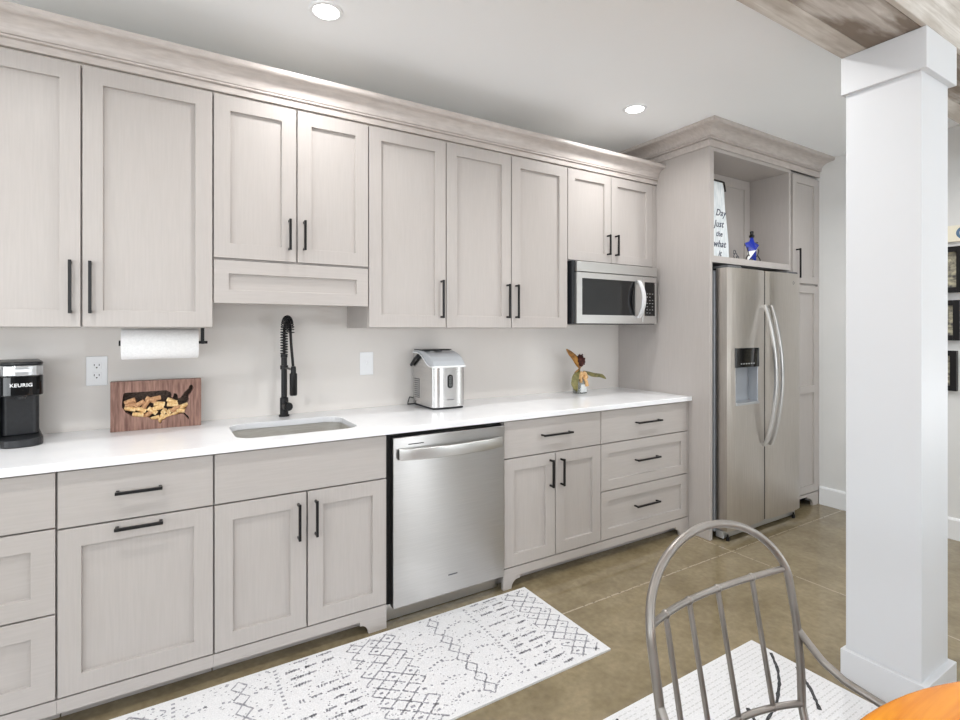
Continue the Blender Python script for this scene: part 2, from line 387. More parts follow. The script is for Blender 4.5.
c = base_unit(.166, .868, 'greige sink base cabinet with plain false front over two doors', 'R', hollow=True)
slab(c, .166, .868, .683, ZT, name='false_front')
bar_v(door(c, .166, .515, .112, .683), .479, .490, .640, YB); bar_v(door(c, .515, .868, .112, .683), .549, .493, .643, YB)
d = base_unit(1.508, 2.197, 'greige base cabinet with one drawer over two doors, right of the dishwasher', 'L')
bar_h(slab(d, 1.508, 2.197, .683, ZT), 1.853, .786, .206)
bar_v(door(d, 1.508, 1.8525, .112, .683), 1.814, .496, .648, YB); bar_v(door(d, 1.8525, 2.197, .112, .683), 1.891, .494, .644, YB)
e = base_unit(2.197, 2.998, 'greige base cabinet with three stacked drawers beside the tall fridge panel', 'R')
bar_h(slab(e, 2.197, 2.982, .683, ZT), 2.592, .786, .215)
bar_h(door(e, 2.197, 2.982, .401, .683, name='drawer', m='cab_h', st=.058), 2.581, .556, .206)
bar_h(door(e, 2.197, 2.982, .112, .401, name='drawer', m='cab_h', st=.058), 2.577, .274, .208)
MB().box(2.984, 2.9975, -.628, -.609, .112, ZT).build('filler_strip', 'cab', e)

YU = -.365; UZ = 1.367; UT = 2.380
def upper_unit(x0, x1, z0, label):
    t = thing('upper_cabinet', ((x0+x1)/2, -.17, z0), label, 'cabinet', 'upper cabinets along the wall'); eps = .0008
    MB().box(x0+eps, x1-eps, -.3445, -.003, z0, 2.372).build('carcass', 'cab', t, bevel=.001)
    MB().box(x0+eps, x1-eps, -.3445, -.003, 2.3725, 2.505).build('bounce_block', 'bounce_pale', t)  # unseen pale block added to bounce light onto the ceiling
    return t
u = upper_unit(-.725, .183, UZ, 'tall greige two-door upper cabinet at the left end, above the coffee maker and paper towels')
bar_v(door(u, -.725, -.268, UZ, UT, YU), -.300, 1.420, 1.622, YU); bar_v(door(u, -.268, .183, UZ, UT, YU), -.239, 1.421, 1.622, YU)
u = upper_unit(.183, .875, 1.664, 'short greige two-door upper cabinet above the sink, with a panelled valance')
bar_v(door(u, .183, .530, 1.668, UT, YU), .495, 1.722, 1.864, YU); bar_v(door(u, .530, .875, 1.668, UT, YU), .561, 1.726, 1.864, YU)
MB().shaker(.183+G, .875-G, YU, 1.474, 1.664-G, .0195, .058, .013).build('valance', 'cab_h', u, bevel=.0008, seg=1)
u = upper_unit(.875, 1.311, UZ, 'tall single-door greige upper cabinet above the ice maker')
bar_v(door(u, .875, 1.311, UZ, UT, YU), 1.279, 1.420, 1.624, YU)
u = upper_unit(1.311, 2.172, UZ, 'tall two-door greige upper cabinet left of the microwave')
bar_v(door(u, 1.311, 1.741, UZ, UT, YU), 1.709, 1.424, 1.622, YU); bar_v(door(u, 1.741, 2.172, UZ, UT, YU), 1.772, 1.424, 1.622, YU)
u = upper_unit(2.172, 2.998, 1.795, 'short two-door greige upper cabinet above the microwave')
bar_v(door(u, 2.172, 2.551, 1.797, UT, YU, st=.058), 2.514, 1.849, 1.984, YU); bar_v(door(u, 2.551, 2.956, 1.797, UT, YU, st=.058), 2.589, 1.849, 1.988, YU)
MB().box(2.958, 2.9975, -.362, -.3448, 1.797, UT).build('filler_strip', 'cab', u)

# tall panel, open cubby over the fridge, pantry
t = thing('fridge_side_panel', (3.015, -.39, 0), 'tall greige wood panel at the left side of the refrigerator', 'panel')
MB().box(3.0, 3.028, -.785, -.003, 0, 2.540).build('panel_board', 'cab', t, bevel=.001)
t = thing('fridge_top_cabinet', (3.49, -.4, 1.795), 'open greige cubby cabinet above the refrigerator', 'cabinet')
m = MB(); m.box(3.0295, 3.966, -.783, -.003, 1.795, 1.838); m.box(3.0295, 3.966, -.783, -.003, 2.516, 2.540)
m.box(3.940, 3.966, -.783, -.003, 1.838, 2.516); m.box(3.0295, 3.046, -.783, -.003, 1.838, 2.516)
m.build('shelf_box', 'cab', t, bevel=.001)
MB().shaker(3.047, 3.939, -.485, 1.839, 2.515, .018, .07, .008).build('back_panel', 'cab', t)
PT = 2.520
t = thing('pantry_cabinet', (4.17, -.4, 0), 'tall narrow greige pantry cabinet right of the refrigerator', 'cabinet')
MB().box(3.970, 4.374, -.764, -.003, .1, 2.540).build('carcass', 'cab', t)
bar_v(door(t, 3.990, 4.356, 1.705, PT, -.785, st=.055), 4.036, 1.742, 1.962, -.785)
door(t, 3.990, 4.356, .105, 1.695, -.785, st=.055, rail=.90)
MB().box(4.358, 4.3745, -.783, -.7645, .1, PT).build('filler_strip', 'cab', t)
pts = [(3.97, .10), (3.97, .08), (4.20, .08), (4.20, .066)]
pts += [(4.20+.082*math.sin(R(q)), .066*math.cos(R(q))) for q in range(0, 91, 15)] + [(4.374, 0), (4.374, .10)]
MB().prism(pts, 'y', -.783, -.765).build('base_rail', 'cab_h', t)
MB().box(3.972, 4.37, -.68, -.665, .001, .1).build('kick_board', 'dark', t)  # board coloured near black to stand in for shade under the pantry

def sweep_crown(path, normals, prof, name, m):
    """path: xy points; normals: per-point mitred outward offset vectors; prof: (out, z)."""
    b_ = MB(); rows = [[b_.v(p[0]+n[0]*o, p[1]+n[1]*o, z) for (o, z) in prof] for p, n in zip(path, normals)]
    k = len(prof)
    for A, B in zip(rows, rows[1:]):
        for i in range(k): b_.face([A[i], A[(i+1) % k], B[(i+1) % k], B[i]])
    b_.face(rows[0][::-1]); b_.face(rows[-1])
    return struct(b_, name, m)
cove = lambda o0, z0, o1, z1, n=8: [(o0+(o1-o0)*(1-math.cos(R(90*i/n))), z0+(z1-z0)*math.sin(R(90*i/n))) for i in range(n+1)]
pu = [(-.012, 2.3855), (.006, 2.3855), (.006, 2.410), (.002, 2.411), (.002, 2.415), (.015, 2.417), (.015, 2.424), (.010, 2.426)] + cove(.016, 2.428, .064, 2.486) + [(.072, 2.490), (.076, 2.496), (.076, 2.512), (.070, 2.516), (-.012, 2.516)]
sweep_crown([(-.92, YU), (2.999, YU)], [(0, -1), (0, -1)], pu, 'trim_crown_upper', 'crown')
pf = [(-.004, 2.541), (.004, 2.541), (.004, 2.582), (-.001, 2.583), (-.001, 2.587), (.016, 2.589), (.016, 2.597), (.010, 2.599)] + cove(.016, 2.602, .098, 2.650) + [(.108, 2.655), (.110, 2.662), (.110, ZC-.0005), (-.004, ZC-.0005)]
sweep_crown([(3.0, -.003), (3.0, -.785), (4.3755, -.785)], [(-1, 0), (-1, -1), (0, -1)], pf, 'trim_crown_tall', 'crown')

# ------------------------------------------------------------ counter with the sink cut-out
SX0, SX1, SY0, SY1 = .256, .770, -.560, -.190
def rrect(x0, x1, y0, y1, r, n=6):
    return arc(x1-r, y1-r, r, 0, 90, n) + arc(x0+r, y1-r, r, 90, 180, n) + arc(x0+r, y0+r, r, 180, 270, n) + arc(x1-r, y0+r, r, 270, 360, n)
def plate_with_hole(outer, hole, z0, z1):
    """flat plate with a hole; outer and hole are ccw xy loops"""
    b_ = MB(); bm = b_.bm
    def lay(z):
        A = [bm.verts.new((x, y, z)) for x, y in outer]; B = [bm.verts.new((x, y, z)) for x, y in hole]
        ed = [bm.edges.new((L[i], L[(i+1) % len(L)])) for L in (A, B) for i in range(len(L))]
        bmesh.ops.triangle_fill(bm, use_beauty=True, edges=ed)
        return A, B
    A0_, B0_ = lay(z0); A1_, B1_ = lay(z1)
    for L0, L1 in ((A0_, A1_), (B0_, B1_)):
        for i in range(len(L0)): b_.face([L0[i], L0[(i+1) % len(L0)], L1[(i+1) % len(L1)], L1[i]])
    return b_
hole = rrect(SX0, SX1, SY0, SY1, .075)
k = plate_with_hole([(-.95, -.657), (2.9985, -.657), (2.9985, -.002), (-.95, -.002)], hole, .8855, .914)
tag(k.build('countertop', 'counter', bevel=.0025), 'long white quartz countertop running along the wall', 'countertop')
s_ = MB(); bm = s_.bm
loops = []
for (off, z, r) in ((-.004, .884, .07), (-.004, .86, .07), (-.002, .72, .07), (.03, .695, .06), (.12, .690, .05)):
    loops.append([bm.verts.new((x, y, z)) for x, y in rrect(SX0+off, SX1-off, SY0+off, SY1-off, r)])
outl = [bm.verts.new((x, y, .884)) for x, y in rrect(SX0-.03, SX1+.03, SY0-.018, SY1+.03, .09)]
loops = [outl] + loops
for A, B in zip(loops, loops[1:]):
    for i in range(len(A)): s_.face([A[i], A[(i+1) % len(A)], B[(i+1) % len(B)], B[i]])
s_.face(loops[-1])
t = thing('sink', (.513, -.375, .69), 'stainless undermount sink basin set in the white countertop', 'sink')
so = s_.build('basin', 'steel_sink', t, smooth=True)
md = so.modifiers.new('wall', 'SOLIDIFY'); md.thickness = .0012
MB().lathe([(.0, .6915), (.03, .6915), (.04, .6935), (.042, .691), (.0, .6905)], (.513, -.375, 0), seg=24).build('drain', 'chrome', t, smooth=True)

# ------------------------------------------------------------ dishwasher
t = thing('dishwasher', (1.195, -.33, 0), 'stainless steel dishwasher with an arched towel-bar handle', 'dishwasher')
MB().box(.872, 1.5045, -.60, -.01, .09, .8845).build('tub', 'dark', t)
m = MB(); m.box(.893, 1.502, -.645, -.601, .084, .864); dw = m.build('door', 'steel', t, bevel=.004)
x0, x1 = .915, 1.478; pts_t = []
n = 20
hb = MB()                                      # arched flat bar: bows out in plan
def bow(tq): return -.657-.045*(1-(2*tq-1)**2)**.8
rows = []
for i in range(n+1):
    q = i/n; x = x0+(x1-x0)*q; y = bow(q)
    rows.append([hb.v(x, y-.006, .763), hb.v(x, y-.009, .789), hb.v(x, y-.006, .814), hb.v(x, y+.011, .814), hb.v(x, y+.011, .763)])
for A, B in zip(rows, rows[1:]):
    for i in range(5): hb.face([A[i], A[(i+1) % 5], B[(i+1) % 5], B[i]])
hb.face(rows[0]); hb.face(rows[-1][::-1])
for xx in (x0, x1-.012): hb.box(xx, xx+.012, -.664, -.6455, .766, .811)
hb.build('handle', 'steel_plain', dw, bevel=.002, smooth=True)
MB().box(.967, 1.045, -.6462, -.6452, .8265, .8305).build('vent_slot', 'dark', dw)
MB().box(1.175, 1.225, -.6459, -.6452, .170, .176).build('emblem', 'gasket', dw)
MB().box(.875, 1.502, -.575, -.56, .004, .088).build('kick_plate', 'steel_plain', t)

# ------------------------------------------------------------ refrigerator
FX0, FX1, FM = 3.064, 3.932, 3.488
t = thing('refrigerator', (3.5, -.42, 0), 'stainless side-by-side refrigerator with a dispenser in its left door', 'refrigerator')
MB().box(FX0-.008, FX1+.004, -.780, -.04, .045, 1.742).build('casing', 'dispenser', t, bevel=.003)
MB().box(FM-.0058, FM+.0058, -.8612, -.7805, .07, 1.74).build('gap_shade', 'dark', t)  # dark strip added to stand in for the shade between the doors
def fdoor(xa, xb):
    n = 10; poly = []
    for i in range(n+1):
        q = i/n; x = xa+(xb-xa)*q; poly.append((x, -.862-.012*(1-(2*q-1)**4)))
    return [(xb, -.788), (xa, -.788)] + poly
def fridge_door(xa, xb, hole=None):
    return MB().prism(fdoor(xa, xb), 'z', .068, 1.756)
DX0, DX1, DZ0, DZ1 = 3.140, 3.392, .872, 1.234
# left door built as four blocks around the dispenser opening
fl = MB(); fp = fdoor(FX0, FM-.006)
fl.prism(fp, 'z', DZ1, 1.756); fl.prism(fp, 'z', .068, DZ0)
fl.prism([(DX0, -.788), (FX0, -.788), (FX0, -.862), (FX0+.03, -.868), (DX0, -.8725)], 'z', DZ0, DZ1)
fl.prism([(FM-.006, -.788), (DX1, -.788), (DX1, -.8725), (FM-.03, -.868), (FM-.006, -.862)], 'z', DZ0, DZ1)
left = fl.build('freezer_door', 'steel_fridge', t)
right = fridge_door(FM+.006, FX1).build('fridge_door', 'steel_fridge', t)
m = MB(); m.box(DX0, DX1, -.806, -.801, DZ0, DZ1); m.box(DX0, DX0+.006, -.873, -.806, DZ0, DZ1); m.box(DX1-.006, DX1, -.873, -.806, DZ0, DZ1)
dp = m.build('dispenser', 'dispenser', left, bevel=.002)
MB().box(DX0-.004, DX1+.004, -.880, -.83, 1.112, DZ1+.004).build('control_panel', 'blackgloss', left, bevel=.003)
m = MB()
for i in range(6): m.box(3.185+i*.028, 3.199+i*.028, -.8808, -.8801, 1.132, 1.140)
m.build('control_icons', 'silver', left)
m = MB(); m.box(DX0, DX1, -.884, -.806, DZ0-.006, DZ0+.012); m.build('drip_tray', 'silver', left, bevel=.004)
MB().box(DX0+.03, DX0+.062, -.84, -.806, 1.0, 1.112).build('ice_paddle', 'gasket', left, bevel=.004)
def fhandle(parent, x):
    n = 16; b_ = MB(); rows = []
    for i in range(n+1):
        q = i/n; z = .575+(1.525-.575)*q; y = -.876-.008-.078*math.sin(math.pi*q)**.8
        rows.append([b_.v(x-.013, y, z), b_.v(x-.009, y-.010, z), b_.v(x+.009, y-.010, z), b_.v(x+.013, y, z), b_.v(x+.010, y+.011, z), b_.v(x-.010, y+.011, z)])
    for A, B in zip(rows, rows[1:]):
        for j in range(6): b_.face([A[j], A[(j+1) % 6], B[(j+1) % 6], B[j]])
    b_.face(rows[0]); b_.face(rows[-1][::-1])
    for z in (.577, 1.505): b_.box(x-.011, x+.011, -.886, -.8655, z, z+.018)
    return b_.build('handle', 'steel_plain', parent, smooth=True)
fhandle(left, FM-.036); fhandle(right, FM+.036)
MB().tube([(3.83+.010*math.cos(a_*math.pi/8), -.8725, 1.690+.010*math.sin(a_*math.pi/8)) for a_ in range(16)], .0016, 6, closed=True).build('emblem', 'gasket', right)
for xa in (FX0+.02, FX1-.16): MB().box(xa, xa+.14, -.86, -.70, 1.757, 1.772).build('hinge_cover', 'gasket', t, bevel=.004)
m = MB(); m.box(FX0, FX1-.01, -.835, -.783, .016, .062); gr = m.build('toe_grille', 'silver', t, bevel=.003)
for xx in (FX0+.035, FX1-.05):
    f_ = MB(); f_.lathe([(.012, 0), (.012, .02), (.006, .024), (.006, .04)], (xx, -.845, 0), seg=16); f_.build('leveling_foot', 'black', t, smooth=True)

# ------------------------------------------------------------ microwave
MX0, MX1, MZ0, MZ1, MY = 2.186, 2.944, 1.394, 1.788, -.412
t = thing('microwave', (2.565, -.2, MZ0), 'stainless over-the-counter microwave under the short upper cabinet', 'microwave')
MB().box(MX0, MX1, -.392, -.003, MZ0, MZ1+.004).build('casing', 'blackplastic', t, bevel=.002)
MB().box(MX0+.019, MX1-.002, MY-.004, -.3925, 1.724, MZ1).build('vent_trim', 'steel_plain', t, bevel=.003)
wx0, wx1, wz0, wz1 = 2.250, 2.728, 1.452, 1.684
m = MB(); m.box(MX0+.019, 2.800, MY, -.3925, MZ0+.004, wz0); m.box(MX0+.019, 2.800, MY, -.3925, wz1, 1.720); m.box(MX0+.019, wx0, MY, -.3925, wz0, wz1); m.box(wx1, 2.800, MY, -.3925, wz0, wz1)
dr = m.build('door', 'steel_plain', t)
MB().box(wx0-.001, wx1+.001, MY+.003, -.393, wz0-.001, wz1+.001).build('glass', 'glasspane', dr)
n = 14; b_ = MB(); rows = []
for i in range(n+1):
    q = i/n; z = 1.436+(1.690-1.436)*q; y = MY-.012-.046*math.sin(math.pi*q)**.8; x = 2.748
    rows.append([b_.v(x-.015, y, z), b_.v(x-.011, y-.010, z), b_.v(x+.011, y-.010, z), b_.v(x+.015, y, z), b_.v(x+.011, y+.009, z), b_.v(x-.011, y+.009, z)])
for A, B in zip(rows, rows[1:]):
    for j in range(6): b_.face([A[j], A[(j+1) % 6], B[(j+1) % 6], B[j]])
b_.face(rows[0]); b_.face(rows[-1][::-1])
for z in (1.437, 1.677): b_.box(2.743, 2.761, MY-.014, MY-.0003, z, z+.012)
b_.build('handle', 'pale_silver', dr, smooth=True)
cp = MB().box(2.8025, MX1-.002, MY, -.3925, MZ0+.004, 1.720).build('control_frame', 'steel_plain', t, bevel=.002)
MB().box(2.822, 2.922, MY-.0016, MY+.001, 1.452, 1.684).build('keypad', 'blackgloss', cp)
m = MB()
for r_ in range(7):
    for c_ in range(3):
        if (r_*3+c_) % 5 != 2: m.box(2.838+c_*.027, 2.850+c_*.027, MY-.0022, MY-.0017, 1.470+r_*.022, 1.474+r_*.022)
m.build('keypad_marks', 'silver', cp)

# ------------------------------------------------------------ faucet
fx, fy = .530, -.066
t = thing('faucet', (fx, fy, .914), 'matte black spring-neck kitchen faucet behind the sink', 'faucet')
MB().lathe([(.026, .9143), (.026, .922), (.0205, .925), (.0205, 1.008), (.015, 1.012)], (fx, fy, 0), seg=28).build('base', 'black', t, smooth=True)
m = MB(); m.cyl((fx+.006, fy-.016, .968), (fx+.012, fy-.052, .968), .0215, 24); m.cyl((fx+.012, fy-.052, .968), (fx+.013, fy-.058, .968), .017, 20)
m.build('control_knob', 'black', t, smooth=True)
MB().lathe([(.0145, 1.010), (.0145, 1.215), (.017, 1.216), (.017, 1.232), (.012, 1.234)], (fx, fy, 0), seg=24).build('post', 'black', t, smooth=True)
neck = [(fx, fy, 1.23), (fx, fy, 1.30), (fx, fy, 1.345)] + [(fx+.004*i/10, fy-.0675+.0675*math.cos(R(18*i)), 1.345+.0675*math.sin(R(18*i))) for i in range(1, 11)]
hose = neck + [(fx+.004, fy-.15, 1.29), (fx+.004, fy-.180, 1.22), (fx+.004, fy-.202, 1.165)]
MB().tube(hose, .0068, 10).build('hose', 'black', t, smooth=True)
def resample(pts, n):
    P = [Vector(p) for p in pts]; L = [0]
    for a_, b2 in zip(P, P[1:]): L.append(L[-1]+(b2-a_).length)
    out = []
    for i in range(n+1):
        d_ = L[-1]*i/n; j = max(k2 for k2 in range(len(L)) if L[k2] <= d_+1e-9); j = min(j, len(P)-2)
        out.append(P[j].lerp(P[j+1], (d_-L[j])/(L[j+1]-L[j])))
    return out
co = resample(neck, 380); turns = 24; sp_pts = []
for i, p in enumerate(co):
    tg = (co[min(i+1, 380)]-co[max(i-1, 0)]).normalized(); sx = Vector((1, 0, 0)); sy = tg.cross(sx).normalized(); a_ = 2*math.pi*turns*i/380
    sp_pts.append(p+sx*math.cos(a_)*.0165+sy*math.sin(a_)*.0165)
MB().tube(sp_pts, .0030, 6).build('spring', 'black', t, smooth=True)
m = MB(); m.lathe([(.010, 1.182), (.012, 1.175), (.0125, 1.150), (.0175, 1.146), (.0175, 1.048), (.015, 1.042)], (fx+.004, fy-.203, 0), seg=22); m.build('spray_head', 'black', t, smooth=True)
m = MB(); m.cyl((fx, fy-.012, 1.165), (fx+.004, fy-.192, 1.165), .0055, 10); m.lathe([(.0195, 1.155), (.0195, 1.175), (.015, 1.176), (.015, 1.154)], (fx, fy, 0), seg=22)
m.build('docking_arm', 'black', t, smooth=True)

# ------------------------------------------------------------ wall plates
t = thing('wall_outlet', (-.252, 0, 1.175), 'white double outlet plate on the wall behind the coffee maker', 'outlet')
MB().box(-.291, -.213, -.007, -.0005, 1.109, 1.240).build('cover_plate', 'whiteplastic', t, bevel=.003)
for z in (1.153, 1.198):
    rc = MB().box(-.269, -.235, -.0095, -.0072, z-.016, z+.016).build('socket', 'whiteplastic', t, bevel=.004)
    q = MB(); q.box(-.262, -.2595, -.0100, -.0096, z-.001, z+.008); q.box(-.2445, -.242, -.0100, -.0096, z-.001, z+.008); q.cyl((-.252, -.0100, z-.008), (-.252, -.0096, z-.008), .003, 10)
    q.build('slots', 'dark', rc)
t = thing('light_switch', (.988, 0, 1.165), 'white wall plate with a single toggle between sink and ice maker', 'switch')
MB().box(.949, 1.028, -.007, -.0005, 1.100, 1.231).build('cover_plate', 'whiteplastic', t, bevel=.003)
MB().box(.983, .993, -.016, -.0072, 1.158, 1.176).build('toggle', 'whiteplastic', t, bevel=.002)

# ------------------------------------------------------------ paper towels under the upper cabinet
t = thing('paper_towel_holder', (.0, -.2, 1.3665), 'black metal paper towel holder screwed under the upper cabinet', 'towel holder')
m = MB(); m.cyl((-.160, -.2, 1.301), (.172, -.2, 1.301), .0065, 14); m.cyl((-.160, -.2, 1.301), (-.152, -.2, 1.301), .012, 16); m.build('rod', 'black', t, smooth=True)
for xx in (.152,):
    m = MB(); m.box(xx-.007, xx+.007, -.210, -.190, 1.294, 1.366); m.box(xx-.007, xx+.007, -.225, -.175, 1.3625, 1.3665); m.build('bracket', 'black', t, bevel=.001)
rl = MB(); prof = [(.018, -.150), (.0635, -.150), (.0655, -.147), (.0655, .131), (.0635, .134), (.018, .134)]
rings = []
for (r_, h) in prof: rings.append([rl.v(h, -.2+r_*math.cos(2*math.pi*k_/48), 1.2970+r_*math.sin(2*math.pi*k_/48)) for k_ in range(48)])
rings.append(rings[0])
for A, B in zip(rings, rings[1:]):
    for k_ in range(48): rl.face([A[k_], A[(k_+1) % 48], B[(k_+1) % 48], B[k_]])
tag(rl.build('paper_towel_roll', 'paper', smooth=True), 'white roll of paper towels hanging under the upper cabinet', 'paper towel')

# ------------------------------------------------------------ coffee maker
kx0, kx1 = -.524, -.398
t = thing('coffee_maker', (-.46, -.17, .914), 'black single-cup coffee maker with a silver band at the left end of the counter', 'coffee maker')
def rr_prism(x0, x1, y0, y1, r, z0, z1, name, mt, par, bev=.004):
    poly = arc(x1-r, y0+r, r, 270, 360, 6) + [(x1, y1), (x0, y1)] + arc(x0+r, y0+r, r, 180, 270, 6)
    return MB().prism(poly, 'z', z0, z1).build(name, mt, par, bevel=bev)
rr_prism(kx0, kx1+.004, -.305, -.03, .055, .9145, .944, 'drip_base', 'blackplastic', t)
rr_prism(kx0+.004, kx1-.004, -.185, -.03, .02, .9445, 1.106, 'column', 'blackplastic', t)
hd = rr_prism(kx0, kx1+.004, -.290, -.03, .045, 1.1065, 1.183, 'brew_head', 'blackgloss', t)
rr_prism(kx0+.001, kx1+.003, -.291, -.03, .045, 1.1835, 1.222, 'handle_band', 'silver', t, .003)
rr_prism(kx0, kx1+.004, -.285, -.03, .045, 1.2225, 1.236, 'lid', 'blackplastic', t, .006)
MB().box(-.602, kx0-.003, -.22, -.05, .9145, 1.205).build('water_tank', 'blackgloss', t, bevel=.008)
MB().box(-.492, -.43, -.2985, -.2912, 1.198, 1.209).build('highlight_stripe', 'whiteplastic', t, bevel=.002)  # white stripe put in as the highlight on the silver band
MB().lathe([(.014, 1.092), (.020, 1.106), (.0, 1.106)], (-.46, -.235, 0), seg=20).build('spout', 'blackplastic', t, smooth=True)
text('lettering', 'KEURIG', .018, (-.461, -.2908, 1.148), 'whiteplastic', hd, bold=.0004)
t.rotation_euler.z = R(12); t.location.x -= .022

# ------------------------------------------------------------ map board with corks
BX0, BX1, BZ0, BZ1, BYF, BYB = -.195, .151, .9145, 1.131, -.122, -.080
outline = [(197,215),(212,207),(235,203),(300,200),(400,193),(480,187),(560,180),(575,190),(597,196),(606,215),(603,240),(612,250),(622,232),(626,207),(652,208),(662,226),(664,250),(690,238),(722,196),(757,165),(768,140),(785,132),(801,146),(797,172),(776,203),(758,228),(762,262),(745,286),(757,302),(740,328),(722,356),(724,372),(748,388),(766,412),(756,421),(733,397),(716,380),(690,378),(650,388),(610,393),(585,402),(560,412),(545,430),(525,432),(516,462),(500,460),(482,428),(440,432),(405,410),(340,412),(272,402),(215,372),(186,326),(188,270)]
def mapxy(p):
    u_ = (p[0]-92)/783; top = 118-38*u_; bot = 538-68*u_
    return (BX0+(BX1-BX0)*u_, BZ1-(BZ1-BZ0)*(p[1]-top)/(bot-top))
hole2 = [mapxy(p) for p in outline]
ar = sum(hole2[i][0]*hole2[(i+1) % len(hole2)][1]-hole2[(i+1) % len(hole2)][0]*hole2[i][1] for i in range(len(hole2)))
if ar < 0: hole2 = hole2[::-1]
t = thing('map_board', (-.02, -.1, .9145), 'reddish wood board with a country-shaped cutout holding wine corks', 'wooden board')
m = plate_with_hole([(BX0, BZ0), (BX1, BZ0), (BX1, BZ1), (BX0, BZ1)], hole2, BYF, BYB+.004)
for v in m.bm.verts: v.co = Vector((v.co.x, v.co.z, v.co.y))
m.build('front_board', 'walnut', t)
MB().box(BX0+.001, BX1-.001, BYB+.0042, BYB+.010, BZ0, BZ1-.001).build('pocket_back', 'pocket', t)
corks = [(250,280,20,1),(255,310,5,1),(250,345,-12,0),(330,300,30,1),(385,300,60,1),(340,350,-25,0),(318,392,-4,0),(405,388,40,1),(440,360,-38,0),(465,255,10,1),(500,300,-5,0),(490,335,12,0),(540,362,75,0),(588,364,82,0),(610,275,-25,0),(615,303,-3,0),(425,268,-30,1),(640,378,30,0),(700,355,-6,0),(725,312,20,0),(560,408,20,0),(640,338,35,1),(455,425,15,0),(515,420,60,0)]
for i, (px_, pz_, an, tan) in enumerate(corks):
    cx_, cz_ = mapxy((px_, pz_)); L = .021; ca, sa = math.cos(R(an)), math.sin(R(an)); yy = -.0992-(.006 if i % 3 == 0 else 0)
    if an > 70: dx_, dz_, dy_ = .004, .004, L*.55
    else: dx_, dz_, dy_ = L*ca, L*sa, .002*(1 if i % 2 else -1)
    q = MB(); q.cyl((cx_-dx_, yy-dy_, cz_-dz_), (cx_+dx_, yy+dy_, cz_+dz_), .0100, 14)
    tag(q.build('wine_cork', 'cork_tan' if tan else 'cork', bevel=.001), ('brown' if tan else 'pale') + ' wine cork lying in the country-shaped cutout of the wooden board', 'cork', 'wine corks in the board, ' + ('brown' if tan else 'pale'))

# ------------------------------------------------------------ ice maker
ix0, ix1 = 1.262, 1.464
t = thing('ice_maker', (1.363, -.165, .914), 'stainless countertop ice maker with a clear curved lid', 'ice maker')
MB().box(ix0+.008, ix1-.006, -.292, -.045, .9145, .926).build('foot_base', 'blackplastic', t, bevel=.003)
S = [(-.300, 1.150), (-.262, 1.151), (-.225, 1.162), (-.190, 1.183), (-.155, 1.206), (-.120, 1.219), (-.085, 1.224), (-.035, 1.224)]
rbody = MB(); poly = [(-.035, .9265), (-.300, .9265)] + S
rows = []
for q in range(13):
    x = ix0+(ix1-ix0)*q/12; e = abs(q/6-1); bulge = .009*(1-e**4)-.010*(e**12)
    rows.append([rbody.v(x, p[0]-bulge*max(0, min(1, (-p[0]-.15)/.15)), p[1]) for p in poly])
for A, B in zip(rows, rows[1:]):
    for k_ in range(len(poly)): rbody.face([A[k_], A[(k_+1) % len(poly)], B[(k_+1) % len(poly)], B[k_]])
rbody.face(rows[0]); rbody.face(rows[-1][::-1])
body = rbody.build('body', 'steel_ice', t, smooth=True, bevel=.003)
L2 = [(p[0], p[1]+.0005) for p in S]
lidp = [(-.306, 1.1505)] + L2[1:] + [(-.035, 1.236), (-.10, 1.239), (-.16, 1.236), (-.215, 1.226), (-.262, 1.206), (-.292, 1.183), (-.304, 1.165)]
lid = MB(); lid.prism(lidp, 'x', ix0+.002, ix1-.002)
M['lidclear'] = mat('grey_clear_lid', lin(188, 192, 197), .08, spec=.6)
lo = lid.build('lid', 'lidclear', t, bevel=.006, seg=3)
m = MB()
for xx in (ix0+.001, ix1-.001): m.tube([(xx, p[0], p[1]) for p in [(-.306, 1.1515)] + S[1:]], .0042, 8)
m.tube([(ix0+.001, -.306, 1.1515), (ix0+.03, -.311, 1.1515), (ix1-.03, -.311, 1.1515), (ix1-.001, -.306, 1.1515)], .0050, 8)
m.build('lid_trim', 'whiteplastic', lo, smooth=True)
MB().box(ix0+.004, ix1-.004, -.15, -.04, 1.2385, 1.2440).build('lid_hinge', 'blackgloss', lo, bevel=.002)
m = MB(); m.box(1.272, 1.30, -.185, -.165, 1.2335, 1.2375); m.box(1.335, 1.375, -.19, -.165, 1.2335, 1.2378); m.build('lid_vents', 'blackplastic', lo)
m = MB(); m.tube([(ix0-.010, -.035, 1.150), (ix0-.014, -.095, 1.190), (ix0-.012, -.135, 1.210)], .0095, 10); m.tube([(ix0-.012, -.055, 1.165), (ix0+.004, -.055, 1.165)], .006, 8); m.tube([(ix0-.012, -.12, 1.200), (ix0+.004, -.12, 1.196)], .006, 8)
m.build('carry_handle', 'blackplastic', t, smooth=True)
m = MB(); m.box(ix0-.0012, ix0-.0002, -.125, -.06, .965, 1.075); vt = m.build('side_vent', 'gasket', t)
m = MB()
for i in range(9): m.box(ix0-.0022, ix0-.0013, -.123, -.062, .970+i*.0118, .975+i*.0118)
m.build('vent_louvers', 'steel_plain', vt)
m = MB(); m.prism([(1.365+.0155*math.cos(R(a_)), 1.092+.0155*math.sin(R(a_))) for a_ in range(0, 181, 15)] + [(1.365+.0155*math.cos(R(a_)), 1.048+.0155*math.sin(R(a_))) for a_ in range(180, 361, 15)], 'y', -.3125, -.3085)
pn = m.build('button_panel', 'blackgloss', t)
for z in (1.090, 1.070, 1.050): MB().tube([(1.365+.0065*math.cos(a_*math.pi/6), -.3128, z+.0065*math.sin(a_*math.pi/6)) for a_ in range(12)], .0008, 5, closed=True).build('button', 'silver', pn)
MB().box(1.345, 1.388, -.3098, -.3088, .966, .970).build('emblem', 'gasket', t)
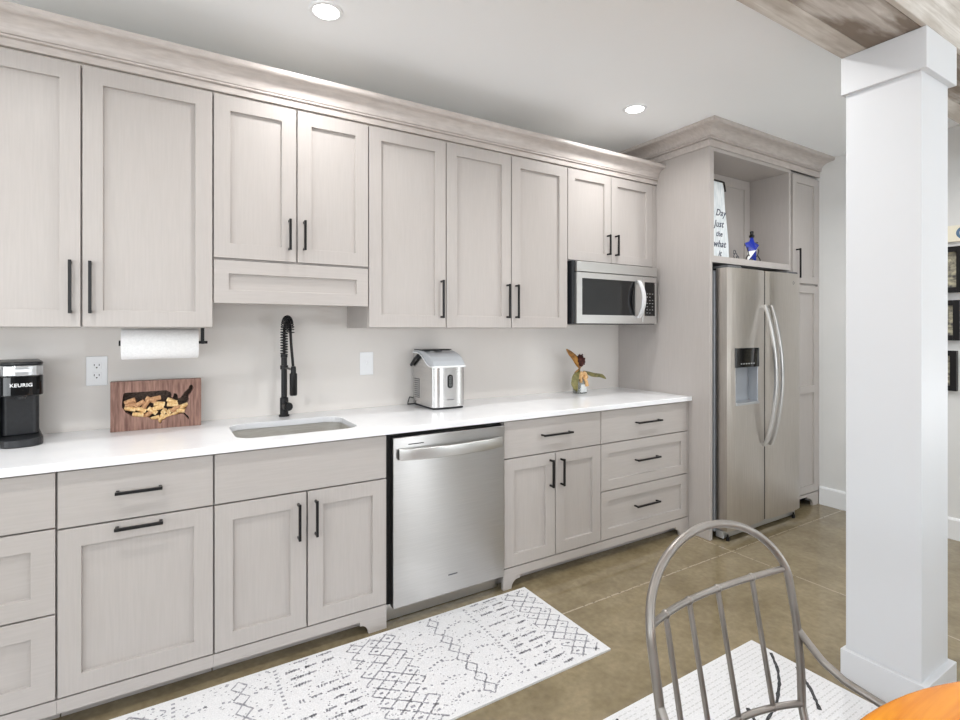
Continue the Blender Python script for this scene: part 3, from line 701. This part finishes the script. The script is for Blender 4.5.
MB().tube([(1.30, -.032, .945), (1.285, -.012, .950), (1.250, -.012, .958), (1.238, -.020, .932), (1.236, -.018, .9175), (1.262, -.020, .9175), (1.30, -.014, .9175)], .0032, 8).build('power_cord', 'blackplastic', t, smooth=True)

# ------------------------------------------------------------ bottle vase with magnolia sprig
vx, vy = 2.487, -.130
t = thing('bottle_vase', (vx, vy, .914), 'small clear glass bottle with a cream label near the wall', 'vase')
def rsq(h, n=5): return rrect(vx-h, vx+h, vy-h, vy+h, h*.35, n)
b_ = MB(); rings = []
for h, z in ((.036, .9145), (.039, .918), (.039, .985), (.034, .998), (.018, 1.012), (.016, 1.040), (.019, 1.042), (.019, 1.048), (.014, 1.048), (.013, 1.012), (.030, .995), (.0355, .983), (.0355, .922)):
    rings.append([b_.v(x, y, z) for x, y in rsq(h)])
for A, B in zip(rings, rings[1:]):
    for i in range(len(A)): b_.face([A[i], A[(i+1) % len(A)], B[(i+1) % len(B)], B[i]])
b_.face(rings[0][::-1]); b_.face(rings[-1])
b_.build('bottle', 'vglass', t, smooth=True)
MB().box(vx-.026, vx+.028, vy-.0402, vy-.0393, .925, .978).build('bottle_label', 'label', t)
m = MB()
m.tube([(vx+.019*math.cos(a_*math.pi/8), vy+.019*math.sin(a_*math.pi/8), 1.032) for a_ in range(16)], .006, 6, closed=True)
bowo = m
for s, an in ((-1, 25), (1, 20)):
    lp = [(vx+s*.045*q*math.cos(R(an)) , vy-.022-.01*math.sin(q*3), 1.035+s*0+.045*q*math.sin(R(an))*math.sin(math.pi*min(q, 1))+.018*math.sin(math.pi*2*q)) for q in [i/10 for i in range(11)]]
    bowo.tube(lp, [.010+.006*math.sin(math.pi*i/10) for i in range(11)], 6)
bowo.tube([(vx+.01, vy-.024, 1.03), (vx+.02, vy-.043, 1.0), (vx+.024, vy-.046, .965)], [.008, .012, .014], 6)
bowo.tube([(vx-.01, vy-.024, 1.03), (vx-.028, vy-.043, .995)], [.008, .011], 6)
bowo.build('burlap_bow', 'burlap', t, smooth=True)
sp = thing('magnolia_sprig', (vx, vy, 1.03), 'dried magnolia sprig with olive and bronze leaves in the small bottle', 'sprig')
def leaf(pts, wid, side, mt, par):
    P = resample(pts, 10); b_ = MB(); side = Vector(side).normalized(); rows = []
    for i, p in enumerate(P):
        w_ = wid*math.sin(math.pi*min(.03+.94*i/10, 1))**.75
        tg = (P[min(i+1, 10)]-P[max(i-1, 0)]).normalized(); nrm = tg.cross(side).normalized()
        rows.append([b_.v(*(p+side*w_*k_+nrm*(abs(k_)**2)*w_*.35)) for k_ in (-1, -.5, 0, .5, 1)])
    for A, B in zip(rows, rows[1:]):
        for j in range(4): b_.face([A[j], A[j+1], B[j+1], B[j]])
    o = b_.build('leaf', mt, par, smooth=True); sm = o.modifiers.new('thickness', 'SOLIDIFY'); sm.thickness = .0012
    return o
MB().tube([(vx, vy, .93), (vx-.002, vy, 1.02), (vx-.004, vy, 1.13)], .0035, 8).build('stem', 'seed', sp, smooth=True)
cn = MB(); cn.ball((vx-.002, vy-.005, 1.140), .031, (1, 1, 1.2))
for i in range(26):
    a_ = i*2.4; h = -1+2*(i+.5)/26; rr = math.sqrt(1-h*h)
    cn.ball((vx-.002+.032*rr*math.cos(a_), vy-.005+.032*rr*math.sin(a_), 1.140+.037*h), .0075)
for i in range(5): cn.ball((vx-.014+i*.008, vy-.005, 1.178+.004*math.sin(i*2)), .006)
cn.build('seed_cone', 'seed', sp, smooth=True)
leaf([(vx-.018, vy-.012, 1.09), (vx-.060, vy-.02, 1.16), (vx-.135, vy-.015, 1.225)], .020, (.7, -.45, .55), 'leaf_b', sp)
leaf([(vx+.020, vy-.012, 1.070), (vx+.10, vy-.02, 1.045), (vx+.175, vy-.03, 1.035), (vx+.222, vy-.03, 1.006)], .021, (.05, -.75, .65), 'leaf_g', sp)
leaf([(vx-.022, vy-.02, 1.080), (vx-.070, vy-.035, 1.04), (vx-.088, vy-.04, .985), (vx-.066, vy-.042, .932)], .026, (.85, -.5, .1), 'leaf_g', sp)
leaf([(vx+.000, vy-.02, 1.10), (vx-.045, vy-.035, 1.075), (vx-.085, vy-.04, 1.062)], .014, (.2, -.5, .8), 'leaf_b', sp)
leaf([(vx+.005, vy+.012, 1.08), (vx+.03, vy+.045, 1.085), (vx+.05, vy+.06, 1.065)], .014, (.4, -.6, .5), 'leaf_g', sp)

# ------------------------------------------------------------ decorations in the cubby
zc = 1.8385
t = thing('lettered_plaque', (3.27, -.66, zc), 'tall white-washed plaque with handwritten words standing in the cubby', 'plaque')
px0, px1 = 3.058, 3.300; H_ = .525
poly = [(px0, zc), (px1+.045, zc), (px1+.040, zc+.11), (px1+.018, zc+.25), (px1-.004, zc+.38), (px1-.010, zc+.47), (px1-.030, zc+H_), (px0, zc+H_)]
MB().prism(poly, 'y', -.695, -.680).build('plaque_board', 'whitewash', t, bevel=.002)
MB().tube([(px0+.02, -.7, zc+H_+.004), (px1-.05, -.7, zc+H_+.004), (px1-.022, -.7, zc+H_+.002), (px1-.012, -.7, zc+H_-.03), (px1-.006, -.7, zc+H_-.06)], .006, 8).build('wire_hanger', 'black', t, smooth=True)
for i, (s, dz, sz) in enumerate([('a Day', .315, .064), ('Just', .238, .064), ('the', .170, .050), ('what', .102, .064), ('it', .038, .056)]):
    text('lettering', s, sz, (px0+.165+.004*i, -.6956, zc+dz), 'ink', t, shear=.3, bold=.001)
t = thing('star_figurine', (3.625, -.70, zc), 'blue and white striped star figure with black wire arms in the cubby', 'figurine')
gx, gy, gz = 3.625, -.690, zc
def star_pts(cx_, cz_, ro, ri): return [(cx_+(ro if i % 2 == 0 else ri)*math.sin(R(36*i)), cz_+(ro if i % 2 == 0 else ri)*math.cos(R(36*i))) for i in range(10)]
b_ = MB(); cf = b_.v(gx, gy-.032, gz+.088); cb = b_.v(gx, gy+.032, gz+.088)
sx_ = [b_.v(gx+(p[0])*.95, gy, gz+.100+p[1]*1.18) for p in star_pts(0, 0, .10, .056)]
for i in range(10):
    b_.mi = 1 if i in (2, 6) else 0
    b_.face([cf, sx_[i], sx_[(i+1) % 10]]); b_.face([cb, sx_[(i+1) % 10], sx_[i]])
b_.build('star', ['blue', 'whiteplastic'], t)
MB().lathe([(.0, .180), (.016, .182), (.019, .195), (.011, .205), (.013, .225), (.0, .232)], (gx-.002, gy, gz), seg=16).build('finial', 'blackgloss', t, smooth=True)
m = MB()
m.tube([(gx, gy+.01, gz+.135), (gx-.07, gy+.005, gz+.140), (gx-.085, gy, gz+.13), (gx-.083, gy, gz+.115)], .0035, 7)
m.tube([(gx, gy+.01, gz+.135), (gx+.055, gy+.005, gz+.150), (gx+.075, gy, gz+.152)], .0035, 7)
for s in (-1, 1):
    m.tube([(gx+s*.02, gy, gz+.04), (gx+s*.055, gy-.01, gz+.055), (gx+s*.085, gy-.01, gz+.030), (gx+s*.088, gy-.01, gz+.004)], .0038, 7)
    m.tube([(gx+s*.088, gy-.01, gz+.004), (gx+s*.03, gy-.01, gz+.004)], .0035, 7)
    m.tube([(gx+s*.055, gy-.01, gz+.055), (gx+s*.070, gy-.01, gz+.095), (gx+s*.045, gy, gz+.12)], .003, 7)
m.tube([(gx, gy-.01, gz+.004), (gx, gy, gz+.03)], .004, 7)
m.build('wire_frame', 'black', t, smooth=True)
t = thing('wire_ornament', (3.43, -.70, zc), 'small grey wire ornament between the plaque and the star figure', 'ornament')
m = MB()
for (cx_, cz_, r_) in ((3.412, .030, .020), (3.435, .018, .015), (3.40, .055, .014)):
    m.tube([(cx_+r_*math.cos(a_*math.pi/9), -.70, zc+.0035+cz_+r_*math.sin(a_*math.pi/9)) for a_ in range(18)], .003, 6, closed=True)
m.tube([(3.39, -.70, zc+.0032), (3.455, -.70, zc+.0032)], .003, 6)
m.build('wire_loops', 'gasket', t, smooth=True)

# ------------------------------------------------------------ sign and frames on the right wall
t = thing('word_sign', (XR, -1.80, 1.93), 'long cream sign with a blue-grey letter above the black photo frames', 'sign')
MB().box(XR-.022, XR-.001, -2.30, -1.46, 1.925, 2.030).build('sign_board', 'cream', t, bevel=.002)
text('lettering', 'C', .105, (XR-.0228, -1.645, 1.974), 'bluegrey', t, rot=(R(90), 0, R(-90)), bold=.003)
for (z0, z1, y1, th, lab) in ((1.597, 1.893, -1.650, .045, 'black framed photo directly under the cream sign, topmost of three'), (1.288, 1.548, -1.632, .040, 'middle black framed photo on the right wall behind the pillar'), (.962, 1.222, -1.615, .034, 'lowest black framed photo on the right wall behind the pillar')):
    t = thing('picture_frame', (XR, (y1-1.38)/2, z0), lab, 'picture frame', 'black photo frames on the right wall')
    ya, yb, f_ = y1, -1.38, .034
    m = MB(); m.box(XR-th, XR-.001, ya, ya+f_, z0, z1); m.box(XR-th, XR-.001, yb-f_, yb, z0, z1); m.box(XR-th, XR-.001, ya+f_, yb-f_, z0, z0+f_); m.box(XR-th, XR-.001, ya+f_, yb-f_, z1-f_, z1)
    m.build('frame', 'black', t, bevel=.002)
    MB().box(XR-.012, XR-.002, ya+f_, yb-f_, z0+f_, z1-f_).build('photograph', 'photo', t)

# ------------------------------------------------------------ rugs
def rug_base(x0, x1, y0, y1, h): return MB().box(x0, x1, y0, y1, .0006, h)
def strip(m, pts, w_, z, mi):
    """a flat woven line following pts"""
    m.mi = mi
    for a_, b2 in zip(pts, pts[1:]):
        a_, b2 = Vector(a_), Vector(b2); d_ = b2-a_
        if d_.length < 1e-5: continue
        n_ = Vector((-d_.y, d_.x)).normalized()*w_/2
        q = [a_-n_, b2-n_, b2+n_, a_+n_]
        m.face([m.v(p.x, p.y, z) for p in q])
    m.mi = 0
RX0, RX1, RY0, RY1, RZ = -1.05, 1.617, -1.276, -.662, .0085
m = rug_base(RX0, RX1, RY0, RY1, RZ); zt = RZ+.0004
rnd = random.Random(3)
def worn(a_, b2, w_=.006, keep=.72, seg=.012):
    """a line woven with random gaps and wobble"""
    a_, b2 = Vector(a_), Vector(b2); n = max(1, int((b2-a_).length/seg)); on = rnd.random() < keep
    for i in range(n):
        if rnd.random() < .45: on = rnd.random() < keep
        if not on: continue
        j = lambda: Vector((rnd.uniform(-.0018, .0018), rnd.uniform(-.0018, .0018)))
        p, q = a_.lerp(b2, i/n)+j(), a_.lerp(b2, (i+.95)/n)+j()
        if min(p.x, q.x) < RX0+.01 or max(p.x, q.x) > RX1-.015 or min(p.y, q.y) < RY0+.012 or max(p.y, q.y) > RY1-.012: continue
        strip(m, [p, q], w_*rnd.uniform(.6, 1.25), zt, 1)
def lattice(xa, xb, p, keep):                  # open diamonds
    n = round((xb-xa)/p); h = .062
    for i in range(n):
        for j in range(-1, int(.62/h)+1):
            cx_, cy_ = xa+(i+.5)*p, RY0+(j+.5)*h
            for sx2, sy2 in ((.5, .5), (-.5, .5), (.5, -.5), (-.5, -.5)): worn((cx_, cy_), (cx_+sx2*p, cy_+sy2*h), .0068, keep)
            if rnd.random() < .5: worn((cx_-.008, cy_+h/2), (cx_+.008, cy_+h/2), .010, .8)
def dashes(xa, xb, pitch=.047):
    y = RY0+.03
    while y < RY1-.015:
        x = xa+rnd.uniform(0, .02)
        while x < xb-.01:
            L = rnd.uniform(.04, .10)
            if rnd.random() < .8:
                xe = min(x+L, xb); worn((x, y), (xe, y+.003), .009, .9, .008); 
                for q in range(int((xe-x)/.011)):
                    if rnd.random() < .6: worn((x+q*.011, y-.007), (x+q*.011+.003, y+.008), .0060, .95, .008)
            x += L+rnd.uniform(.012, .03)
        y += pitch
def dots(x):
    y = RY0+.02
    while y < RY1-.02:
        if rnd.random() < .92: strip(m, [(x-.006, y), (x+.006, y+.001)], .010, zt, 1)
        y += .0235
def diamond_chain(x, w_, keep=.95):
    y = RY0+.03; h = .070
    while y < RY1:
        worn((x, y), (x+w_/2, y+h/2), .0072, keep); worn((x+w_/2, y+h/2), (x, y+h), .0072, keep); worn((x, y+h), (x-w_/2, y+h/2), .0072, keep); worn((x-w_/2, y+h/2), (x, y), .0072, keep)
        y += h
def arcs_row(xa, xb):                          # floret rows linking the chains
    y = RY0+.065
    while y < RY1:
        n = int((xb-xa)/.018)
        for i in range(n):
            x = xa+(xb-xa)*(i+.5)/n; yy = y+.022*abs(math.sin(math.pi*(i+.5)/n))
            if rnd.random() < .8: worn((x-.006, yy), (x+.006, yy+rnd.uniform(-.006, .006)), .009 if rnd.random() < .8 else .015, .95, .008)
        y += .105
lattice(1.455, 1.60, .0725, .88); worn((1.452, RY0), (1.452, RY1), .004, .25)
dashes(1.265, 1.44); dots(1.235)
arcs_row(1.09, 1.215); diamond_chain(1.055, .055); arcs_row(.90, 1.02)
lattice(.655, .875, .0733, .84)
dashes(.405, .625); dots(.375)
arcs_row(.285, .36); diamond_chain(.245, .055); arcs_row(.06, .215); dots(.03)
lattice(-.21, .01, .0733, .66); dashes(-.45, -.24); dots(-.48); arcs_row(-.60, -.5); diamond_chain(-.64, .055); arcs_row(-.80, -.68); lattice(-1.03, -.82, .07, .7)
for i in range(1300):                           # stray flecks of worn yarn
    x, y = rnd.uniform(-.3, 1.6), rnd.uniform(RY0+.015, RY1-.015); strip(m, [(x, y), (x+rnd.uniform(.003, .008), y+rnd.uniform(-.003, .003))], .004, zt, 1)
tag(m.build('runner_rug', ['rug', 'rug_ink'], recalc=False), 'white runner rug with worn grey diamond pattern in front of the dishwasher', 'rug')

SX0_, SX1_, SY0_, SY1_ = -.35, 2.185, -4.3, -1.552
m = MB().box(SX0_, SX1_, SY0_, SY1_, .0006, .0085)
rnd = random.Random(5); y = SY1_-.02
while y > -2.75:                               # fine rows of pale dotted stitching
    x = 1.15
    while x < SX1_-.02:
        L = rnd.uniform(.008, .02)
        if rnd.random() < .8: strip(m, [(x, y), (min(x+L, SX1_-.02), y)], .0042, .0089, 1)
        x += L+.006
    y -= .020
def brush(pts, w_, mi=2):
    P = resample([(p[0], p[1], 0) for p in pts], 26)
    m.mi = mi; prev = None
    for i, p in enumerate(P):
        tg = (P[min(i+1, 26)]-P[max(i-1, 0)]).normalized(); n_ = Vector((-tg.y, tg.x, 0)); ww = w_*rnd.uniform(.35, .65)
        cur = (m.v(*(p+n_*ww+Vector((0, 0, .0091)))), m.v(*(p-n_*ww*rnd.uniform(.8, 1.2)+Vector((0, 0, .0091)))))
        if prev: m.face([prev[0], prev[1], cur[1], cur[0]])
        prev = cur
    m.mi = 0
brush([(2.167, -1.646), (2.087, -1.718), (2.01, -1.768), (1.882, -1.827), (1.78, -1.850)], .0105)
brush([(2.164, -1.753), (2.137, -1.778), (2.073, -1.85), (1.989, -1.921)], .0115)
brush([(1.78, -1.78), (1.72, -1.86), (1.66, -1.84), (1.70, -1.93)], .014)
brush([(1.345, -1.575), (1.318, -1.60), (1.28, -1.65)], .009)
tag(m.build('striped_rug', ['rug', 'rug_dot', 'rug_black'], recalc=False), 'white rug with fine dotted rows and black brush strokes under the chair', 'rug')

# ------------------------------------------------------------ table
tx, ty, tr = .93, -3.18, .705
t = thing('dining_table', (tx, ty, 0), 'round golden oak table at the lower corner beside the chair', 'table')
MB().lathe([(.0, .722), (tr-.03, .722), (tr-.008, .726), (tr, .734), (tr, .741), (tr-.006, .748), (tr-.012, .750), (.0, .750)], (tx, ty, 0), seg=128).build('tabletop', 'oak', t, smooth=True)
MB().lathe([(.0, .16), (.075, .16), (.085, .20), (.055, .26), (.05, .40), (.07, .55), (.055, .64), (.14, .70), (.14, .7215), (.0, .7215)], (tx, ty, 0), seg=32).build('pedestal', 'oak', t, smooth=True)
for i in range(4):
    an = R(45+90*i); ca, sa = math.cos(an), math.sin(an)
    MB().tube([(tx+ca*.05, ty+sa*.05, .20), (tx+ca*.18, ty+sa*.18, .17), (tx+ca*.33, ty+sa*.33, .075), (tx+ca*.40, ty+sa*.40, .0415)], [.045, .04, .033, .030], 12).build('leg', 'oak', t, smooth=True)

# ------------------------------------------------------------ metal chair
t = thing('metal_armchair', (1.02, -2.42, 0), 'pewter metal bow-back armchair with slim spindles at the round table', 'chair')
CX = 1.02
def yb(z):
    if z < .65: return -2.222-.10*(.65-z)
    if z < .797: return -2.222+.18*(z-.65)
    return -2.1955+.40*(z-.797)
hoop = []
for i in range(31):
    an = R(180-6*i); z = .77+.155*math.sin(an); hoop.append((CX+.238*math.cos(an), yb(z), z))
lowL = [(CX-.200, -2.262, .455), (CX-.222, yb(.50), .50), (CX-.233, yb(.58), .58), (CX-.238, yb(.68), .68)]
hoop = lowL + hoop + [(2*CX-p[0], p[1], p[2]) for p in lowL[::-1]]
MB().tube(resample(hoop, 90), .0088, 12).build('back_hoop', 'chairmetal', t, smooth=True)
def rail(xa, z, zm, bowy, y0, r_, name):
    pts = []
    for i in range(25):
        q = i/24*2-1; pts.append((CX+xa*q, y0+bowy*(1-q*q), z+(zm-z)*(1-q*q)))
    return MB().tube(pts, r_, 10).build(name, 'chairmetal', t, smooth=True), pts
_, mp = rail(.238, .797, .773, .056, -2.1955, .0070, 'mid_rail')
_, lp = rail(.222, .508, .512, .046, -2.237, .0070, 'lower_rail')
def at(pts, x):
    for a_, b2 in zip(pts, pts[1:]):
        if a_[0] <= x <= b2[0]:
            q = (x-a_[0])/(b2[0]-a_[0]); return tuple(a_[k_]+(b2[k_]-a_[k_])*q for k_ in range(3))
for x in (.870, .970, 1.070, 1.170):
    a_, b2 = at(mp, x), at(lp, x)
    q = MB(); q.tube([a_, b2], .0058, 10); q.ball(a_, .0092); q.ball(b2, .0082)
    q.build('spindle', 'chairmetal', t, smooth=True)
for s in (-1, 1):
    arm = [(CX+s*.238, -2.221, .662), (CX+s*.243, -2.240, .640), (CX+s*.250, -2.268, .610), (CX+s*.256, -2.310, .588), (CX+s*.262, -2.370, .576), (CX+s*.266, -2.45, .566), (CX+s*.264, -2.50, .545), (CX+s*.256, -2.530, .50), (CX+s*.232, -2.545, .452)]
    MB().tube(resample(arm, 40), .0085, 10).build('arm', 'chairmetal', t, smooth=True)
seat_poly = rrect(CX-.225, CX+.225, -2.66, -2.245, .11, 8)
MB().prism(seat_poly, 'z', .436, .450).build('seat', 'seat', t, bevel=.005)
MB().tube([(x, y, .432) for x, y in seat_poly], .011, 10, closed=True).build('seat_rim', 'chairmetal', t, smooth=True)
for sx2 in (-1, 1):
    for yq, yo in ((-2.30, .035), (-2.60, -.05)):
        MB().tube([(CX+sx2*.185, yq, .436), (CX+sx2*.215, yq+yo*.5, .22), (CX+sx2*.240, yq+yo, .0112)], [.0115, .0115, .010], 10).build('leg', 'chairmetal', t, smooth=True)
m = MB(); m.tube([(CX-.216, -2.283, .21), (CX-.216, -2.624, .21)], .0075, 8); m.tube([(CX+.216, -2.283, .21), (CX+.216, -2.624, .21)], .0075, 8); m.tube([(CX-.216, -2.45, .21), (CX+.216, -2.45, .21)], .0075, 8)
m.build('stretcher', 'chairmetal', t, smooth=True)

for o in bpy.data.objects:
    if '_o' in o: del o['_o']
